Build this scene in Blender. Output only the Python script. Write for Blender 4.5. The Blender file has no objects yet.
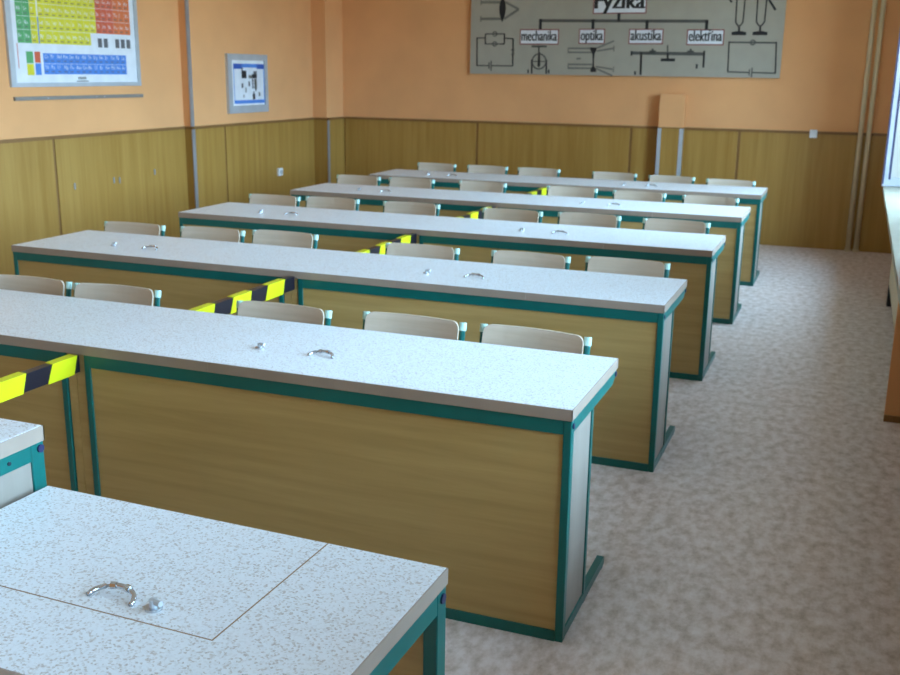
import bpy, bmesh, math, random
from mathutils import Vector, Matrix

scene = bpy.context.scene
C = scene.collection
random.seed(7)
DZ = 0.017

# ------------------------------------------------------------------ camera
def make_camera():
    loc = Vector((0.7058, -2.8272, 1.7312+DZ)); yaw, pitch, roll = 0.3711, 0.2547, 0.0132
    f = Vector((-math.sin(yaw)*math.cos(pitch), math.cos(yaw)*math.cos(pitch), -math.sin(pitch)))
    r = Vector((math.cos(yaw), math.sin(yaw), 0)); u = r.cross(f)
    c, s = math.cos(roll), math.sin(roll)
    r2 = c*r + s*u; u2 = -s*r + c*u
    m = Matrix(((r2.x, u2.x, -f.x, loc.x), (r2.y, u2.y, -f.y, loc.y), (r2.z, u2.z, -f.z, loc.z), (0, 0, 0, 1)))
    cam = bpy.data.cameras.new('camera'); o = bpy.data.objects.new('camera', cam); C.objects.link(o)
    o.matrix_world = m
    cam.sensor_fit = 'HORIZONTAL'; cam.sensor_width = 36; cam.lens = 1024.86*36/900
    cam.clip_start = 0.05; cam.clip_end = 100
    cam.dof.use_dof = True; cam.dof.focus_distance = 2.3; cam.dof.aperture_fstop = 8.0
    scene.camera = o
make_camera()

# ------------------------------------------------------------------ sky
SKY_STRENGTH = 29.5
EXPOSURE = 0.0
world = bpy.data.worlds.new('overcast_sky'); scene.world = world; world.use_nodes = True
nt = world.node_tree; nt.nodes.clear()
wo = nt.nodes.new('ShaderNodeOutputWorld'); wb = nt.nodes.new('ShaderNodeBackground')
tc = nt.nodes.new('ShaderNodeTexCoord'); sx = nt.nodes.new('ShaderNodeSeparateXYZ'); rp = nt.nodes.new('ShaderNodeValToRGB')
mr = nt.nodes.new('ShaderNodeMapRange'); mr.inputs['From Min'].default_value = -1
nt.links.new(tc.outputs['Generated'], sx.inputs[0]); nt.links.new(sx.outputs['Z'], mr.inputs['Value'])
nt.links.new(mr.outputs[0], rp.inputs[0]); nt.links.new(rp.outputs[0], wb.inputs[0]); nt.links.new(wb.outputs[0], wo.inputs[0])
rp.color_ramp.elements[0].position = 0.49; rp.color_ramp.elements[0].color = (0.20, 0.22, 0.20, 1)
rp.color_ramp.elements[1].position = 0.51; rp.color_ramp.elements[1].color = (0.43, 0.72, 1.0, 1)
wb.inputs[1].default_value = SKY_STRENGTH

# window bays on the right wall: (y0, y1); daylight portals sit in the openings
XR = 1.40
BAYS = [(2.75, 6.60), (-0.9, 1.90), (-4.75, -2.0)]  # unseen bay ends, shortened to dim the low desk and back wall
ZO0, ZO1 = 0.85, 2.85
for a, b in BAYS:
    L = bpy.data.lights.new('window_portal', 'AREA'); L.shape = 'RECTANGLE'; L.size = b-a-0.1; L.size_y = ZO1-ZO0-0.1
    L.cycles.is_portal = True
    o = bpy.data.objects.new('window_portal', L); C.objects.link(o)
    o.location = (XR+0.16, (a+b)/2, (ZO0+ZO1)/2)
    o.rotation_euler = Matrix(((0, 0, 1), (1, 0, 0), (0, 1, 0))).to_euler()   # -Z local -> -X world
vs = scene.view_settings
scene.display_settings.display_device = 'sRGB'
vs.view_transform = 'Standard'; vs.look = 'None'; vs.gamma = 1; vs.exposure = EXPOSURE; vs.use_curve_mapping = False

# ------------------------------------------------------------------ materials
def mat_base(name, rough=0.5, spec=0.5):
    m = bpy.data.materials.new(name); m.use_nodes = True
    b = m.node_tree.nodes['Principled BSDF']; b.inputs['Roughness'].default_value = rough
    b.inputs['Specular IOR Level'].default_value = spec
    return m, m.node_tree, b
def ramp(t, pts):
    r = t.nodes.new('ShaderNodeValToRGB'); e = r.color_ramp.elements
    while len(e) < len(pts): e.new(0.5)
    for i, (p, c) in enumerate(pts): e[i].position = p; e[i].color = (*c, 1)
    return r
def coords(t, scale=(1, 1, 1), rnd=False, space='Object'):
    c = t.nodes.new('ShaderNodeTexCoord'); mp = t.nodes.new('ShaderNodeMapping'); mp.inputs['Scale'].default_value = scale
    t.links.new(c.outputs[space], mp.inputs[0])
    if rnd:
        oi = t.nodes.new('ShaderNodeObjectInfo'); mu = t.nodes.new('ShaderNodeMath'); mu.operation = 'MULTIPLY'; mu.inputs[1].default_value = 37.0
        cb = t.nodes.new('ShaderNodeCombineXYZ'); t.links.new(oi.outputs['Random'], mu.inputs[0])
        for i in range(3): t.links.new(mu.outputs[0], cb.inputs[i])
        t.links.new(cb.outputs[0], mp.inputs['Location'])
    return mp
def plain(name, col, rough=0.5, metal=0.0, spec=0.5, var=0.06):
    m, t, b = mat_base(name, rough, spec); b.inputs['Metallic'].default_value = metal
    n = t.nodes.new('ShaderNodeTexNoise'); n.inputs['Scale'].default_value = 9; n.inputs['Detail'].default_value = 3
    mp = coords(t); t.links.new(mp.outputs[0], n.inputs[0])
    r = ramp(t, [(0.3, tuple(c*(1-var) for c in col)), (0.7, tuple(min(1, c*(1+var)) for c in col))])
    t.links.new(n.outputs[0], r.inputs[0]); t.links.new(r.outputs[0], b.inputs['Base Color'])
    return m
def wood(name, c0, c1, scale, rough=0.45, fine=(1, 1, 1)):
    m, t, b = mat_base(name, rough, 0.4)
    mp = coords(t, scale, True); n = t.nodes.new('ShaderNodeTexNoise'); n.inputs['Scale'].default_value = 1.0
    n.inputs['Detail'].default_value = 5; n.inputs['Roughness'].default_value = 0.62; n.inputs['Distortion'].default_value = 0.3
    t.links.new(mp.outputs[0], n.inputs[0])
    r = ramp(t, [(0.28, c0), (0.72, c1)])
    t.links.new(n.outputs[0], r.inputs[0]); t.links.new(r.outputs[0], b.inputs['Base Color'])
    bp = t.nodes.new('ShaderNodeBump'); bp.inputs['Strength'].default_value = 0.08; bp.inputs['Distance'].default_value = 0.002
    t.links.new(n.outputs[0], bp.inputs['Height']); t.links.new(bp.outputs[0], b.inputs['Normal'])
    return m
def laminate():
    m, t, b = mat_base('speckled_laminate', 0.34, 0.5)
    mp = coords(t, (1, 1, 1), True)
    v = t.nodes.new('ShaderNodeTexVoronoi'); v.inputs['Scale'].default_value = 250
    n = t.nodes.new('ShaderNodeTexNoise'); n.inputs['Scale'].default_value = 60; n.inputs['Detail'].default_value = 2
    mx = t.nodes.new('ShaderNodeVectorMath'); mx.operation = 'MULTIPLY_ADD'; mx.inputs[1].default_value = (0.004, 0.004, 0.004)
    t.links.new(mp.outputs[0], n.inputs[0]); t.links.new(n.outputs['Color'], mx.inputs[0]); t.links.new(mp.outputs[0], mx.inputs[2])
    t.links.new(mx.outputs[0], v.inputs['Vector'])
    s = t.nodes.new('ShaderNodeSeparateColor'); t.links.new(v.outputs['Color'], s.inputs[0])
    r = ramp(t, [(0.0, (0.47, 0.42, 0.39)), (0.09, (0.56, 0.52, 0.49)), (0.20, (0.67, 0.68, 0.69)), (0.40, (0.74, 0.765, 0.79)), (1.0, (0.77, 0.80, 0.83))])
    t.links.new(s.outputs[0], r.inputs[0]); t.links.new(r.outputs[0], b.inputs['Base Color'])
    return m
def lino():
    m, t, b = mat_base('marbled_linoleum', 0.42, 0.45)
    mp = coords(t, (1, 0.62, 1))
    n = t.nodes.new('ShaderNodeTexNoise'); n.inputs['Scale'].default_value = 22; n.inputs['Detail'].default_value = 5; n.inputs['Roughness'].default_value = 0.65
    t.links.new(mp.outputs[0], n.inputs[0])
    r = ramp(t, [(0.31, (0.46, 0.355, 0.29)), (0.46, (0.62, 0.51, 0.46)), (0.56, (0.72, 0.62, 0.585)), (0.70, (0.81, 0.73, 0.71))])
    t.links.new(n.outputs[0], r.inputs[0]); t.links.new(r.outputs[0], b.inputs['Base Color'])
    return m
def plaster(name, col):
    m, t, b = mat_base(name, 0.85, 0.25)
    mp = coords(t); n = t.nodes.new('ShaderNodeTexNoise'); n.inputs['Scale'].default_value = 2.2; n.inputs['Detail'].default_value = 6
    t.links.new(mp.outputs[0], n.inputs[0])
    r = ramp(t, [(0.3, tuple(c*0.95 for c in col)), (0.7, tuple(min(1, c*1.04) for c in col))])
    t.links.new(n.outputs[0], r.inputs[0]); t.links.new(r.outputs[0], b.inputs['Base Color'])
    n2 = t.nodes.new('ShaderNodeTexNoise'); n2.inputs['Scale'].default_value = 90; t.links.new(mp.outputs[0], n2.inputs[0])
    bp = t.nodes.new('ShaderNodeBump'); bp.inputs['Strength'].default_value = 0.1; bp.inputs['Distance'].default_value = 0.003
    t.links.new(n2.outputs[0], bp.inputs['Height']); t.links.new(bp.outputs[0], b.inputs['Normal'])
    return m
def glass(name, tint=(1, 1, 1), painted_reflection=0.0):
    m = bpy.data.materials.new(name); m.use_nodes = True; t = m.node_tree; t.nodes.clear()
    o = t.nodes.new('ShaderNodeOutputMaterial'); tr = t.nodes.new('ShaderNodeBsdfTransparent'); gl = t.nodes.new('ShaderNodeBsdfGlossy')
    tr.inputs[0].default_value = (*tint, 1); gl.inputs['Roughness'].default_value = 0.02
    fr = t.nodes.new('ShaderNodeFresnel'); fr.inputs[0].default_value = 1.5; mx = t.nodes.new('ShaderNodeMixShader')
    t.links.new(fr.outputs[0], mx.inputs[0]); t.links.new(tr.outputs[0], mx.inputs[1]); t.links.new(gl.outputs[0], mx.inputs[2])
    out = mx
    if painted_reflection:  # cream layer standing in for a bright window reflection
        d = t.nodes.new('ShaderNodeBsdfTranslucent'); d.inputs[0].default_value = (0.9, 0.88, 0.8, 1)
        d2 = t.nodes.new('ShaderNodeBsdfDiffuse'); d2.inputs[0].default_value = (0.9, 0.88, 0.8, 1)
        a = t.nodes.new('ShaderNodeMixShader'); a.inputs[0].default_value = 0.5
        t.links.new(d.outputs[0], a.inputs[1]); t.links.new(d2.outputs[0], a.inputs[2])
        m2 = t.nodes.new('ShaderNodeMixShader'); m2.inputs[0].default_value = painted_reflection
        t.links.new(mx.outputs[0], m2.inputs[1]); t.links.new(a.outputs[0], m2.inputs[2]); out = m2
    t.links.new(out.outputs[0], o.inputs[0])
    return m

M = dict(
    laminate=laminate(), lino=lino(),
    edge=plain('beige_edging', (0.32, 0.24, 0.185), 0.5),
    green=plain('teal_green_enamel', (0.0, 0.116, 0.10), 0.36),
    panel=wood('light_oak_board', (0.385, 0.240, 0.076), (0.50, 0.328, 0.122), (1.2, 6, 22)),
    side=wood('pale_oak_board', (0.25, 0.21, 0.17), (0.31, 0.265, 0.22), (12, 12, 0.8)),
    wains=wood('wainscot_oak', (0.32, 0.162, 0.029), (0.43, 0.244, 0.060), (14, 14, 0.7), 0.42),
    trim=wood('brown_trim', (0.20, 0.092, 0.026), (0.27, 0.13, 0.04), (3, 3, 3), 0.5),
    wall=plaster('apricot_plaster', (0.76, 0.378, 0.160)),
    ceil=plaster('white_plaster', (0.82, 0.80, 0.76)),
    beech=wood('beech_plywood', (0.50, 0.40, 0.30), (0.60, 0.49, 0.38), (1.5, 8, 30), 0.22),
    cap=plain('mint_cap', (0.50, 0.74, 0.68), 0.35),
    black=plain('black_plastic', (0.012, 0.012, 0.022), 0.45),
    navy=plain('dark_blue_plastic', (0.02, 0.02, 0.07), 0.4),
    chrome=plain('chrome', (0.55, 0.56, 0.58), 0.18, 1.0),
    steel=plain('grey_metal', (0.42, 0.42, 0.44), 0.4, 0.6),
    dull=plain('dull_metal', (0.27, 0.245, 0.215), 0.5, 0.3),
    alu=plain('silver_aluminium', (0.50, 0.53, 0.56), 0.45, 0.35),
    white=plain('white_paint', (0.82, 0.83, 0.84), 0.35),
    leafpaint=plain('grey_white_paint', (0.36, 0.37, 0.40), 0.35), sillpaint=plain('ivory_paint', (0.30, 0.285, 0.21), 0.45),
    cream=plain('cream_enamel', (0.66, 0.545, 0.35), 0.4),
    yellow=plain('yellow_tape', (0.62, 0.61, 0.010), 0.32),
    tapeblack=plain('black_tape', (0.012, 0.010, 0.016), 0.32),
    board=plain('grey_board', (0.38, 0.35, 0.285), 0.6, 0, 0.3, 0.03),
    ink=plain('black_ink', (0.012, 0.012, 0.014), 0.7),
    greyink=plain('grey_ink', (0.085, 0.085, 0.075), 0.7),
    fadeink=plain('faded_ink', (0.17, 0.165, 0.14), 0.7),
    redink=plain('dark_red_ink', (0.22, 0.035, 0.03), 0.7),
    paper=plain('white_paper', (0.72, 0.74, 0.78), 0.55),
    pgreen=plain('print_green', (0.10, 0.36, 0.13), 0.55),
    pyellow=plain('print_yellow', (0.66, 0.60, 0.025), 0.55),
    pred=plain('print_red', (0.62, 0.115, 0.05), 0.55),
    porange=plain('print_orange', (0.68, 0.17, 0.05), 0.55),
    pblue=plain('print_blue', (0.07, 0.22, 0.62), 0.55),
    pdblue=plain('print_dark_blue', (0.03, 0.10, 0.42), 0.55),
    pgrey=plain('print_grey', (0.12, 0.12, 0.13), 0.55),
    glass=glass('clear_glass'), painted_reflection=glass('glass_painted_reflection', (0.95, 0.95, 0.9), 0.6),
)

# ------------------------------------------------------------------ mesh helpers
class MB:
    def __init__(s): s.v = []; s.f = []
    def add(s, vs, fs):
        k = len(s.v); s.v += [tuple(v) for v in vs]; s.f += [tuple(i+k for i in f) for f in fs]; return s
    def box(s, x0, x1, y0, y1, z0, z1):
        return s.add([(x0,y0,z0),(x1,y0,z0),(x1,y1,z0),(x0,y1,z0),(x0,y0,z1),(x1,y0,z1),(x1,y1,z1),(x0,y1,z1)],
                     [(0,3,2,1),(4,5,6,7),(0,1,5,4),(1,2,6,5),(2,3,7,6),(3,0,4,7)])
    def prism(s, pts, axis, a, b):
        """extrude a 2-D outline along an axis; pts are the two other coordinates in order"""
        def P(p, t):
            if axis == 'x': return (t, p[0], p[1])
            if axis == 'y': return (p[0], t, p[1])
            return (p[0], p[1], t)
        n = len(pts)
        return s.add([P(p, a) for p in pts]+[P(p, b) for p in pts],
                     [tuple(range(n))[::-1], tuple(range(n, 2*n))]+[(i, (i+1) % n, n+(i+1) % n, n+i) for i in range(n)])
    def tube(s, path, r, seg=10, closed_ends=True, flat=1.0):
        path = [Vector(p) for p in path]; rings = []
        for i, p in enumerate(path):
            d = (path[min(i+1, len(path)-1)]-path[max(i-1, 0)]).normalized()
            up = Vector((1, 0, 0)) if abs(d.x) < 0.9 else Vector((0, 1, 0))
            a = (up - d*up.dot(d)).normalized(); b = d.cross(a)
            rings.append([p+a*(r*math.cos(2*math.pi*j/seg))+b*(r*flat*math.sin(2*math.pi*j/seg)) for j in range(seg)])
        vs = [v for R in rings for v in R]; fs = []
        for i in range(len(rings)-1):
            for j in range(seg):
                k = (j+1) % seg; fs.append((i*seg+j, i*seg+k, (i+1)*seg+k, (i+1)*seg+j))
        if closed_ends: fs += [tuple(range(seg))[::-1], tuple(range((len(rings)-1)*seg, len(rings)*seg))]
        return s.add(vs, fs)
    def quad2(s, pts, plane, t0, t1):
        """thin slab of print: plane 'y' => pts (x,z) between y=t0,t1; plane 'x' => pts (y,z)"""
        return s.prism(pts, plane, t0, t1)
    def line(s, p, q, w, plane, t0, t1):
        dx, dz = q[0]-p[0], q[1]-p[1]; l = math.hypot(dx, dz) or 1; nx, nz = -dz/l*w/2, dx/l*w/2
        ex, ez = dx/l*w*0.0, dz/l*w*0.0
        return s.prism([(p[0]-nx-ex, p[1]-nz-ez), (q[0]-nx+ex, q[1]-nz+ez), (q[0]+nx+ex, q[1]+nz+ez), (p[0]+nx-ex, p[1]+nz-ez)], plane, t0, t1)
    def build(s, name, mat, parent=None, bevel=0.0, smooth=False, seg=2):
        me = bpy.data.meshes.new(name); me.from_pydata(s.v, [], s.f)
        bm = bmesh.new(); bm.from_mesh(me)
        bmesh.ops.recalc_face_normals(bm, faces=bm.faces)
        if bevel: bmesh.ops.bevel(bm, geom=list(bm.edges), offset=bevel, segments=seg, affect='EDGES', profile=0.5, clamp_overlap=True)
        bm.to_mesh(me); bm.free()
        if smooth:
            for p in me.polygons: p.use_smooth = True
        me.materials.append(M[mat])
        o = bpy.data.objects.new(name, me); C.objects.link(o)
        if parent: o.parent = parent
        return o
def tag(o, label=None, cat=None, group=None, kind=None):
    if label: o['label'] = label
    if cat: o['category'] = cat
    if group: o['group'] = group
    if kind: o['kind'] = kind
    return o
def empty(name, loc=(0, 0, 0), rz=0, label=None, cat=None, group=None, kind=None):
    o = bpy.data.objects.new(name, None); C.objects.link(o); o.location = loc; o.rotation_euler = (0, 0, rz)
    o.empty_display_size = 0.1
    return tag(o, label, cat, group, kind)
def copy_tree(o, parent=None):
    c = o.copy(); C.objects.link(c); c.parent = parent
    for ch in list(o.children): copy_tree(ch, c)
    return c
def text_mb(body, x0, x1, z0, h, plane_y, bold=0.0, thick=0.0012):
    """lettering stretched between x0 and x1, baseline z0, font size h, facing -Y"""
    cu = bpy.data.curves.new('lettering', 'FONT'); cu.body = body; cu.size = 1.0; cu.resolution_u = 3
    ob = bpy.data.objects.new('lettering', cu); C.objects.link(ob)
    dg = bpy.context.evaluated_depsgraph_get(); dg.update()
    me = bpy.data.meshes.new_from_object(ob.evaluated_get(dg))
    xs = [v.co.x for v in me.vertices]; a, b = min(xs), max(xs); sc = (x1-x0)/(b-a)
    mb = MB()
    for i, dx in enumerate((-bold, 0.0, bold)):      # three strikes make the heavy face
        mb.add([(x0+(v.co.x-a+dx)*sc, plane_y-0.0002*i, z0+v.co.y*h) for v in me.vertices], [tuple(p.vertices) for p in me.polygons])
    bpy.data.objects.remove(ob); bpy.data.curves.remove(cu); bpy.data.meshes.remove(me)
    return mb

# ------------------------------------------------------------------ the room
YB, YF = 8.456, -5.0
X1, X2, X3 = -5.36, -5.28, -5.10        # three depths of the left wall
Y2, Y3 = 5.62, 8.03                      # where it steps out
ZC, ZW = 3.25, 1.175+DZ
XO = XR+0.2

tag(MB().box(X1-0.15, XO, YF-0.15, YB+0.15, -0.1, 0).build('floor', 'lino'), 'marbled beige and brown linoleum floor', kind='structure')
tag(MB().box(X1-0.15, XO, YF-0.15, YB+0.15, ZC, ZC+0.1).build('ceiling', 'ceil'), 'plain white plaster ceiling', kind='structure')
wl = tag(MB().prism([(X1-0.15, YF), (X1, YF), (X1, Y2), (X2, Y2), (X2, Y3), (X3, Y3), (X3, YB), (X1-0.15, YB)], 'z', 0, ZC).build('wall_left', 'wall'), 'apricot plaster wall opposite the windows', kind='structure')
wbk = tag(MB().box(X1-0.15, XO, YB, YB+0.15, 0, ZC).build('wall_back', 'wall'), 'apricot plaster wall behind the last desk row', kind='structure')
tag(MB().box(X1-0.15, XO, YF-0.15, YF, 0, ZC).build('wall_front', 'wall'), 'apricot plaster wall at the teacher end', kind='structure')
# window wall with openings and deep piers between the bays
w = MB()
edges = [YF]+[v for b in sorted(BAYS) for v in b]+[YB]
for i in range(0, len(edges), 2): w.box(XR, XO, edges[i], edges[i+1], 0, ZC)
for a, b in BAYS: w.box(XR, XO, a, b, 0, ZO0).box(XR, XO, a, b, ZO1, ZC)
tag(w.build('wall_right', 'wall'), 'apricot plaster wall with the window openings', kind='structure')
XP = 1.17
for i, (a, b) in enumerate([(1.90, 2.75), (-2.0, -0.9)]):
    p = tag(MB().box(XP, XR, a, b, ZO0, ZC).build('wall_pier', 'wall'), ['apricot pier between the two long windows', 'unseen apricot pier set to dim the low desk'][i], kind='structure')
# upright board that carries the sill
up = tag(MB().box(0.981, XR, 2.748, 2.790, 0.0, 0.770).build('wall_upright', 'wall'), 'apricot upright carrying the window sill', kind='structure')
MB().box(0.979, XR, 2.740, 2.748, 0, 0.035).build('baseboard', 'trim', up)

# wainscot: oak panels, brown seam strips and cap rail
TH = 0.018
def panel_y(x, ya, yb, face, parent, z1=ZW-0.02):
    return MB().box(x, x+face*TH, ya, yb, 0.0, z1).build('panel', 'wains', parent)
def panel_x(y, xa, xb, parent, z1=ZW-0.02, z0=0.0):
    return MB().box(xa, xb, y-TH, y, z0, z1).build('panel', 'wains', parent)
S = 0.014   # half-width of a seam strip
ly = [YF, -1.42, 0.33, 2.08, 3.83, Y2]
fix = {3.83: [(4.03, 0.758), (4.525, 0.763), (4.60, 0.757), (5.10, 0.787)]}
for a, b in zip(ly[:-1], ly[1:]):
    p = panel_y(X1, a+S, b-(S if b != Y2 else 0), 1, wl)
    for (yy, zz) in fix.get(a, []):
        zz += DZ
        MB().box(X1+TH, X1+TH+0.006, yy-0.007, yy+0.007, zz-0.026, zz+0.026).build('slot_plate', 'steel', p)
for yy in ly[1:-1]: MB().box(X1, X1+0.010, yy-S, yy+S, 0, ZW-0.02).build('seam_strip', 'trim', wl)
MB().box(X1+TH, X2+TH, Y2-TH, Y2, 0, ZW-0.02).build('panel', 'wains', wl)
ys6 = 6.165
panel_y(X2, Y2, ys6-S, 1, wl); panel_y(X2, ys6+S, Y3, 1, wl)
MB().box(X2, X2+0.010, ys6-S, ys6+S, 0, ZW-0.02).build('seam_strip', 'trim', wl)
MB().box(X2+TH, X3+TH, Y3-TH, Y3, 0, ZW-0.02).build('panel', 'wains', wl)
panel_y(X3, Y3, YB, 1, wl)
rail = MB()
for (a, b, x) in [(YF, Y2, X1), (Y2-TH, Y3, X2), (Y3-TH, YB, X3)]: rail.box(x, x+TH+0.010, a, b, ZW-0.022, ZW+0.004)
rail.box(X1, X2+TH+0.01, Y2-TH-0.010, Y2, ZW-0.022, ZW+0.004).box(X2, X3+TH+0.01, Y3-TH-0.010, Y3, ZW-0.022, ZW+0.004)
tag(rail.build('trim_1', 'trim'), 'brown cap rail along the wainscot of the left wall', kind='structure')
bx = [X3+TH, -3.376, -1.599, -0.459, XR]
for a, b in zip(bx[:-1], bx[1:]): panel_x(YB, a+S, b-S, wbk)
for xx in bx[1:-1]: MB().box(xx-S, xx+S, YB-0.010, YB, 0, ZW-0.02).build('seam_strip', 'trim', wbk)
tag(MB().box(X3, XR, YB-TH-0.010, YB, ZW-0.022, ZW+0.004).build('trim_2', 'trim'), 'brown cap rail along the wainscot of the back wall', kind='structure')
# metal corner guards on the two steps
g = MB().box(X2+TH-0.002, X2+TH+0.006, Y2-TH-0.004, Y2-TH+0.045, 0, ZW-0.02).box(X2-0.004, X2+0.006, Y2-0.006, Y2+0.045, ZW+0.004, ZC)
tag(g.build('trim_3', 'steel'), 'grey metal corner guard running up the left wall', kind='structure')
tag(MB().box(X3+TH-0.002, X3+TH+0.006, Y3-TH-0.004, Y3-TH+0.045, 0, ZW-0.02).build('trim_4', 'steel'), 'short grey metal guard at the back corner of the wainscot', kind='structure')
# boxed-in pipe on the back wall
BX0, BX1, BD = -1.290, -1.030, 0.13
bo = tag(MB().box(BX0, BX1, YB-BD, YB, ZW, 1.52+DZ).build('wall_boxing', 'wall'), 'short apricot boxing standing out from the back wall wainscot', kind='structure')
MB().box(BX0, BX1, YB-BD, YB-TH, 0, ZW-0.0).build('panel', 'wains', bo)
for xx in (BX0, BX1):
    sg = 1 if xx == BX0 else -1
    MB().box(min(xx-sg*0.004, xx+sg*0.035), max(xx-sg*0.004, xx+sg*0.035), YB-BD-0.004, YB-BD+0.03, 0, ZW-0.005).build('corner_guard', 'alu', bo)
MB().box(BX0-0.006, BX1+0.006, YB-BD-0.006, YB-TH, ZW-0.006, ZW+0.005).build('cap_rail', 'trim', bo)

# windows in the bays
def window(n, a, b):
    o = empty('window_%d' % n, (XR+0.10, a, ZO0), 0, kind='structure')
    o['label'] = ['long white-framed window over the radiator', 'long white-framed window beside the first desks', 'white-framed window behind the demonstration desk'][n-1]
    W, Hh = b-a, ZO1-ZO0; fr = 0.07; nn = max(2, round(W/1.1))
    m = MB().box(-0.04, 0.04, 0, W, 0, fr).box(-0.04, 0.04, 0, W, Hh-fr, Hh).box(-0.04, 0.04, 0, fr, fr, Hh-fr).box(-0.04, 0.04, W-fr, W, fr, Hh-fr)
    m.build('window_frame', 'white', o)
    for i in range(1, nn): MB().box(-0.035, 0.035, W*i/nn-fr/2, W*i/nn+fr/2, fr, Hh-fr).build('mullion', 'white', o)
    for i in range(nn):
        y0 = W*i/nn+fr/2+(fr/2 if i == 0 else 0); y1 = W*(i+1)/nn-fr/2-(fr/2 if i == nn-1 else 0)
        if n == 1 and i == nn-1: continue          # this leaf stands open
        MB().box(-0.003, 0.003, y0, y1, fr, Hh-fr).build('pane', 'glass', o)
for i, (a, b) in enumerate(BAYS): window(i+1, a, b)
# open casement leaf, standing square to the wall over the end of the sill
lw, lh = 0.465, 1.85
lf = empty('window_leaf', (XR+0.0, 7.05, 0.812), 0, 'white casement leaf standing open into the room above the sill end', 'window')
st = 0.07
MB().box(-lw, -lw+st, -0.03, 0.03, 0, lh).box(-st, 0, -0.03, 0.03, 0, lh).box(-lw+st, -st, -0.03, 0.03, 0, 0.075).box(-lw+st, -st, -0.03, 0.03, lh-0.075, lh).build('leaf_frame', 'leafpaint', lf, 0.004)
MB().box(-lw+0.002, -lw+0.016, -0.033, -0.029, 0.02, lh-0.02).build('gasket', 'navy', lf)
MB().box(-lw+st-0.020, -lw+st-0.002, -0.033, -0.029, 0.06, lh-0.06).build('gasket', 'navy', lf)
MB().box(-lw+st, -st, -0.004, 0.004, 0.075, lh-0.075).build('pane', 'painted_reflection', lf)  # reflected daylight painted into the pane as cream
sill = tag(MB().box(0.948, XR-0.002, -2.1, 7.08, 0.772, 0.808).build('window_sill', 'sillpaint', None, 0.004), 'deep white window sill above the radiator', kind='structure')
# radiator under the sill
ra = empty('radiator', (1.045, 0, 0), 0, 'sectional radiator standing under the window sill', 'radiator')
for i in range(24):
    y = 3.1+i*0.115
    MB().prism([(0, 0.16), (0.05, 0.12), (0.10, 0.12), (0.15, 0.16), (0.15, 0.62), (0.10, 0.66), (0.05, 0.66), (0, 0.62)], 'y', y, y+0.075).build('section', 'cream', ra, 0.012)
MB().tube([(0.075, 3.0, 0.60), (0.075, 5.88, 0.60)], 0.022).tube([(0.075, 3.0, 0.19), (0.075, 5.88, 0.19)], 0.022).build('header_pipe', 'cream', ra)
for y in (3.25, 5.74): MB().box(0.0, 0.13, y, y+0.10, 0, 0.155).build('foot', 'black', ra)

# two heating pipes on the back wall
for x, lab in ((0.718, 'cream vertical heating pipe on the back wall, beside the light switch'), (0.796, 'cream vertical heating pipe on the back wall, the one closer to the windows')):
    e = empty('heating_pipe', (x, 8.395, 0), 0, lab, 'pipe', 'pair of heating pipes in the back corner')
    MB().tube([(0, 0, 0), (0, 0, ZC)], 0.024, 14).build('pipe', 'cream', e, smooth=True)
    for z in (0.012, 2.75): MB().tube([(0, 0, z-0.012), (0, 0, z+0.012)], 0.032, 14).build('collar', 'cream', e)
    MB().box(-0.006, 0.006, 0.02, YB-8.395-TH, 1.0, 1.02).build('bracket', 'steel', e)

# switch and socket
sw = empty('light_switch', (0.272, YB-TH, 1.115+DZ), 0, 'small white light switch on the back wall wainscot', 'switch')
MB().box(-0.036, 0.036, -0.028, 0, 0, 0.082).build('housing', 'white', sw, 0.005)
MB().box(-0.022, 0.022, -0.035, -0.026, 0.018, 0.064).build('rocker', 'white', sw, 0.003)
so = empty('wall_socket', (X2+TH, 7.19, 0.575+DZ), 0, 'small white socket box on the left wall wainscot', 'socket')
MB().box(0, 0.03, -0.042, 0.042, 0, 0.085).build('housing', 'white', so, 0.005)
MB().tube([(0.029, 0, 0.042), (0.033, 0, 0.042)], 0.024, 16).build('socket_well', 'alu', so)

# ------------------------------------------------------------------ desks
W, D, ZT, TT = 1.815, 0.6255, 0.76+DZ, 0.036
ROWS = [0.0, 1.545, 3.081, 4.610, 6.104]
PITCH = 1.895
def bow_handle(cx, cy, z, r, name, parent, flip=1):
    pts = [(cx+r*math.cos(a), cy+flip*r*0.75*math.sin(a), z+0.004+0.010*math.sin(a)) for a in [math.pi*i/14 for i in range(15)]]
    h = MB().tube(pts, 0.0052, 8).build(name, 'chrome', parent, smooth=True)
    MB().tube([pts[5], pts[6]], 0.0075, 8).build('ferrule', 'chrome', h)
    MB().tube([pts[8], pts[9]], 0.0075, 8).build('ferrule', 'chrome', h)
    return h
def lock_knob(cx, cy, z, parent):
    k = MB().tube([(cx, cy, z), (cx, cy, z+0.005)], 0.017, 12).build('lock', 'chrome', parent)
    MB().tube([(cx, cy, z+0.005), (cx, cy, z+0.020)], 0.008, 10).tube([(cx, cy, z+0.016), (cx+0.022, cy-0.006, z+0.017)], 0.006, 8).build('knob', 'alu', k)
    return k
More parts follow.
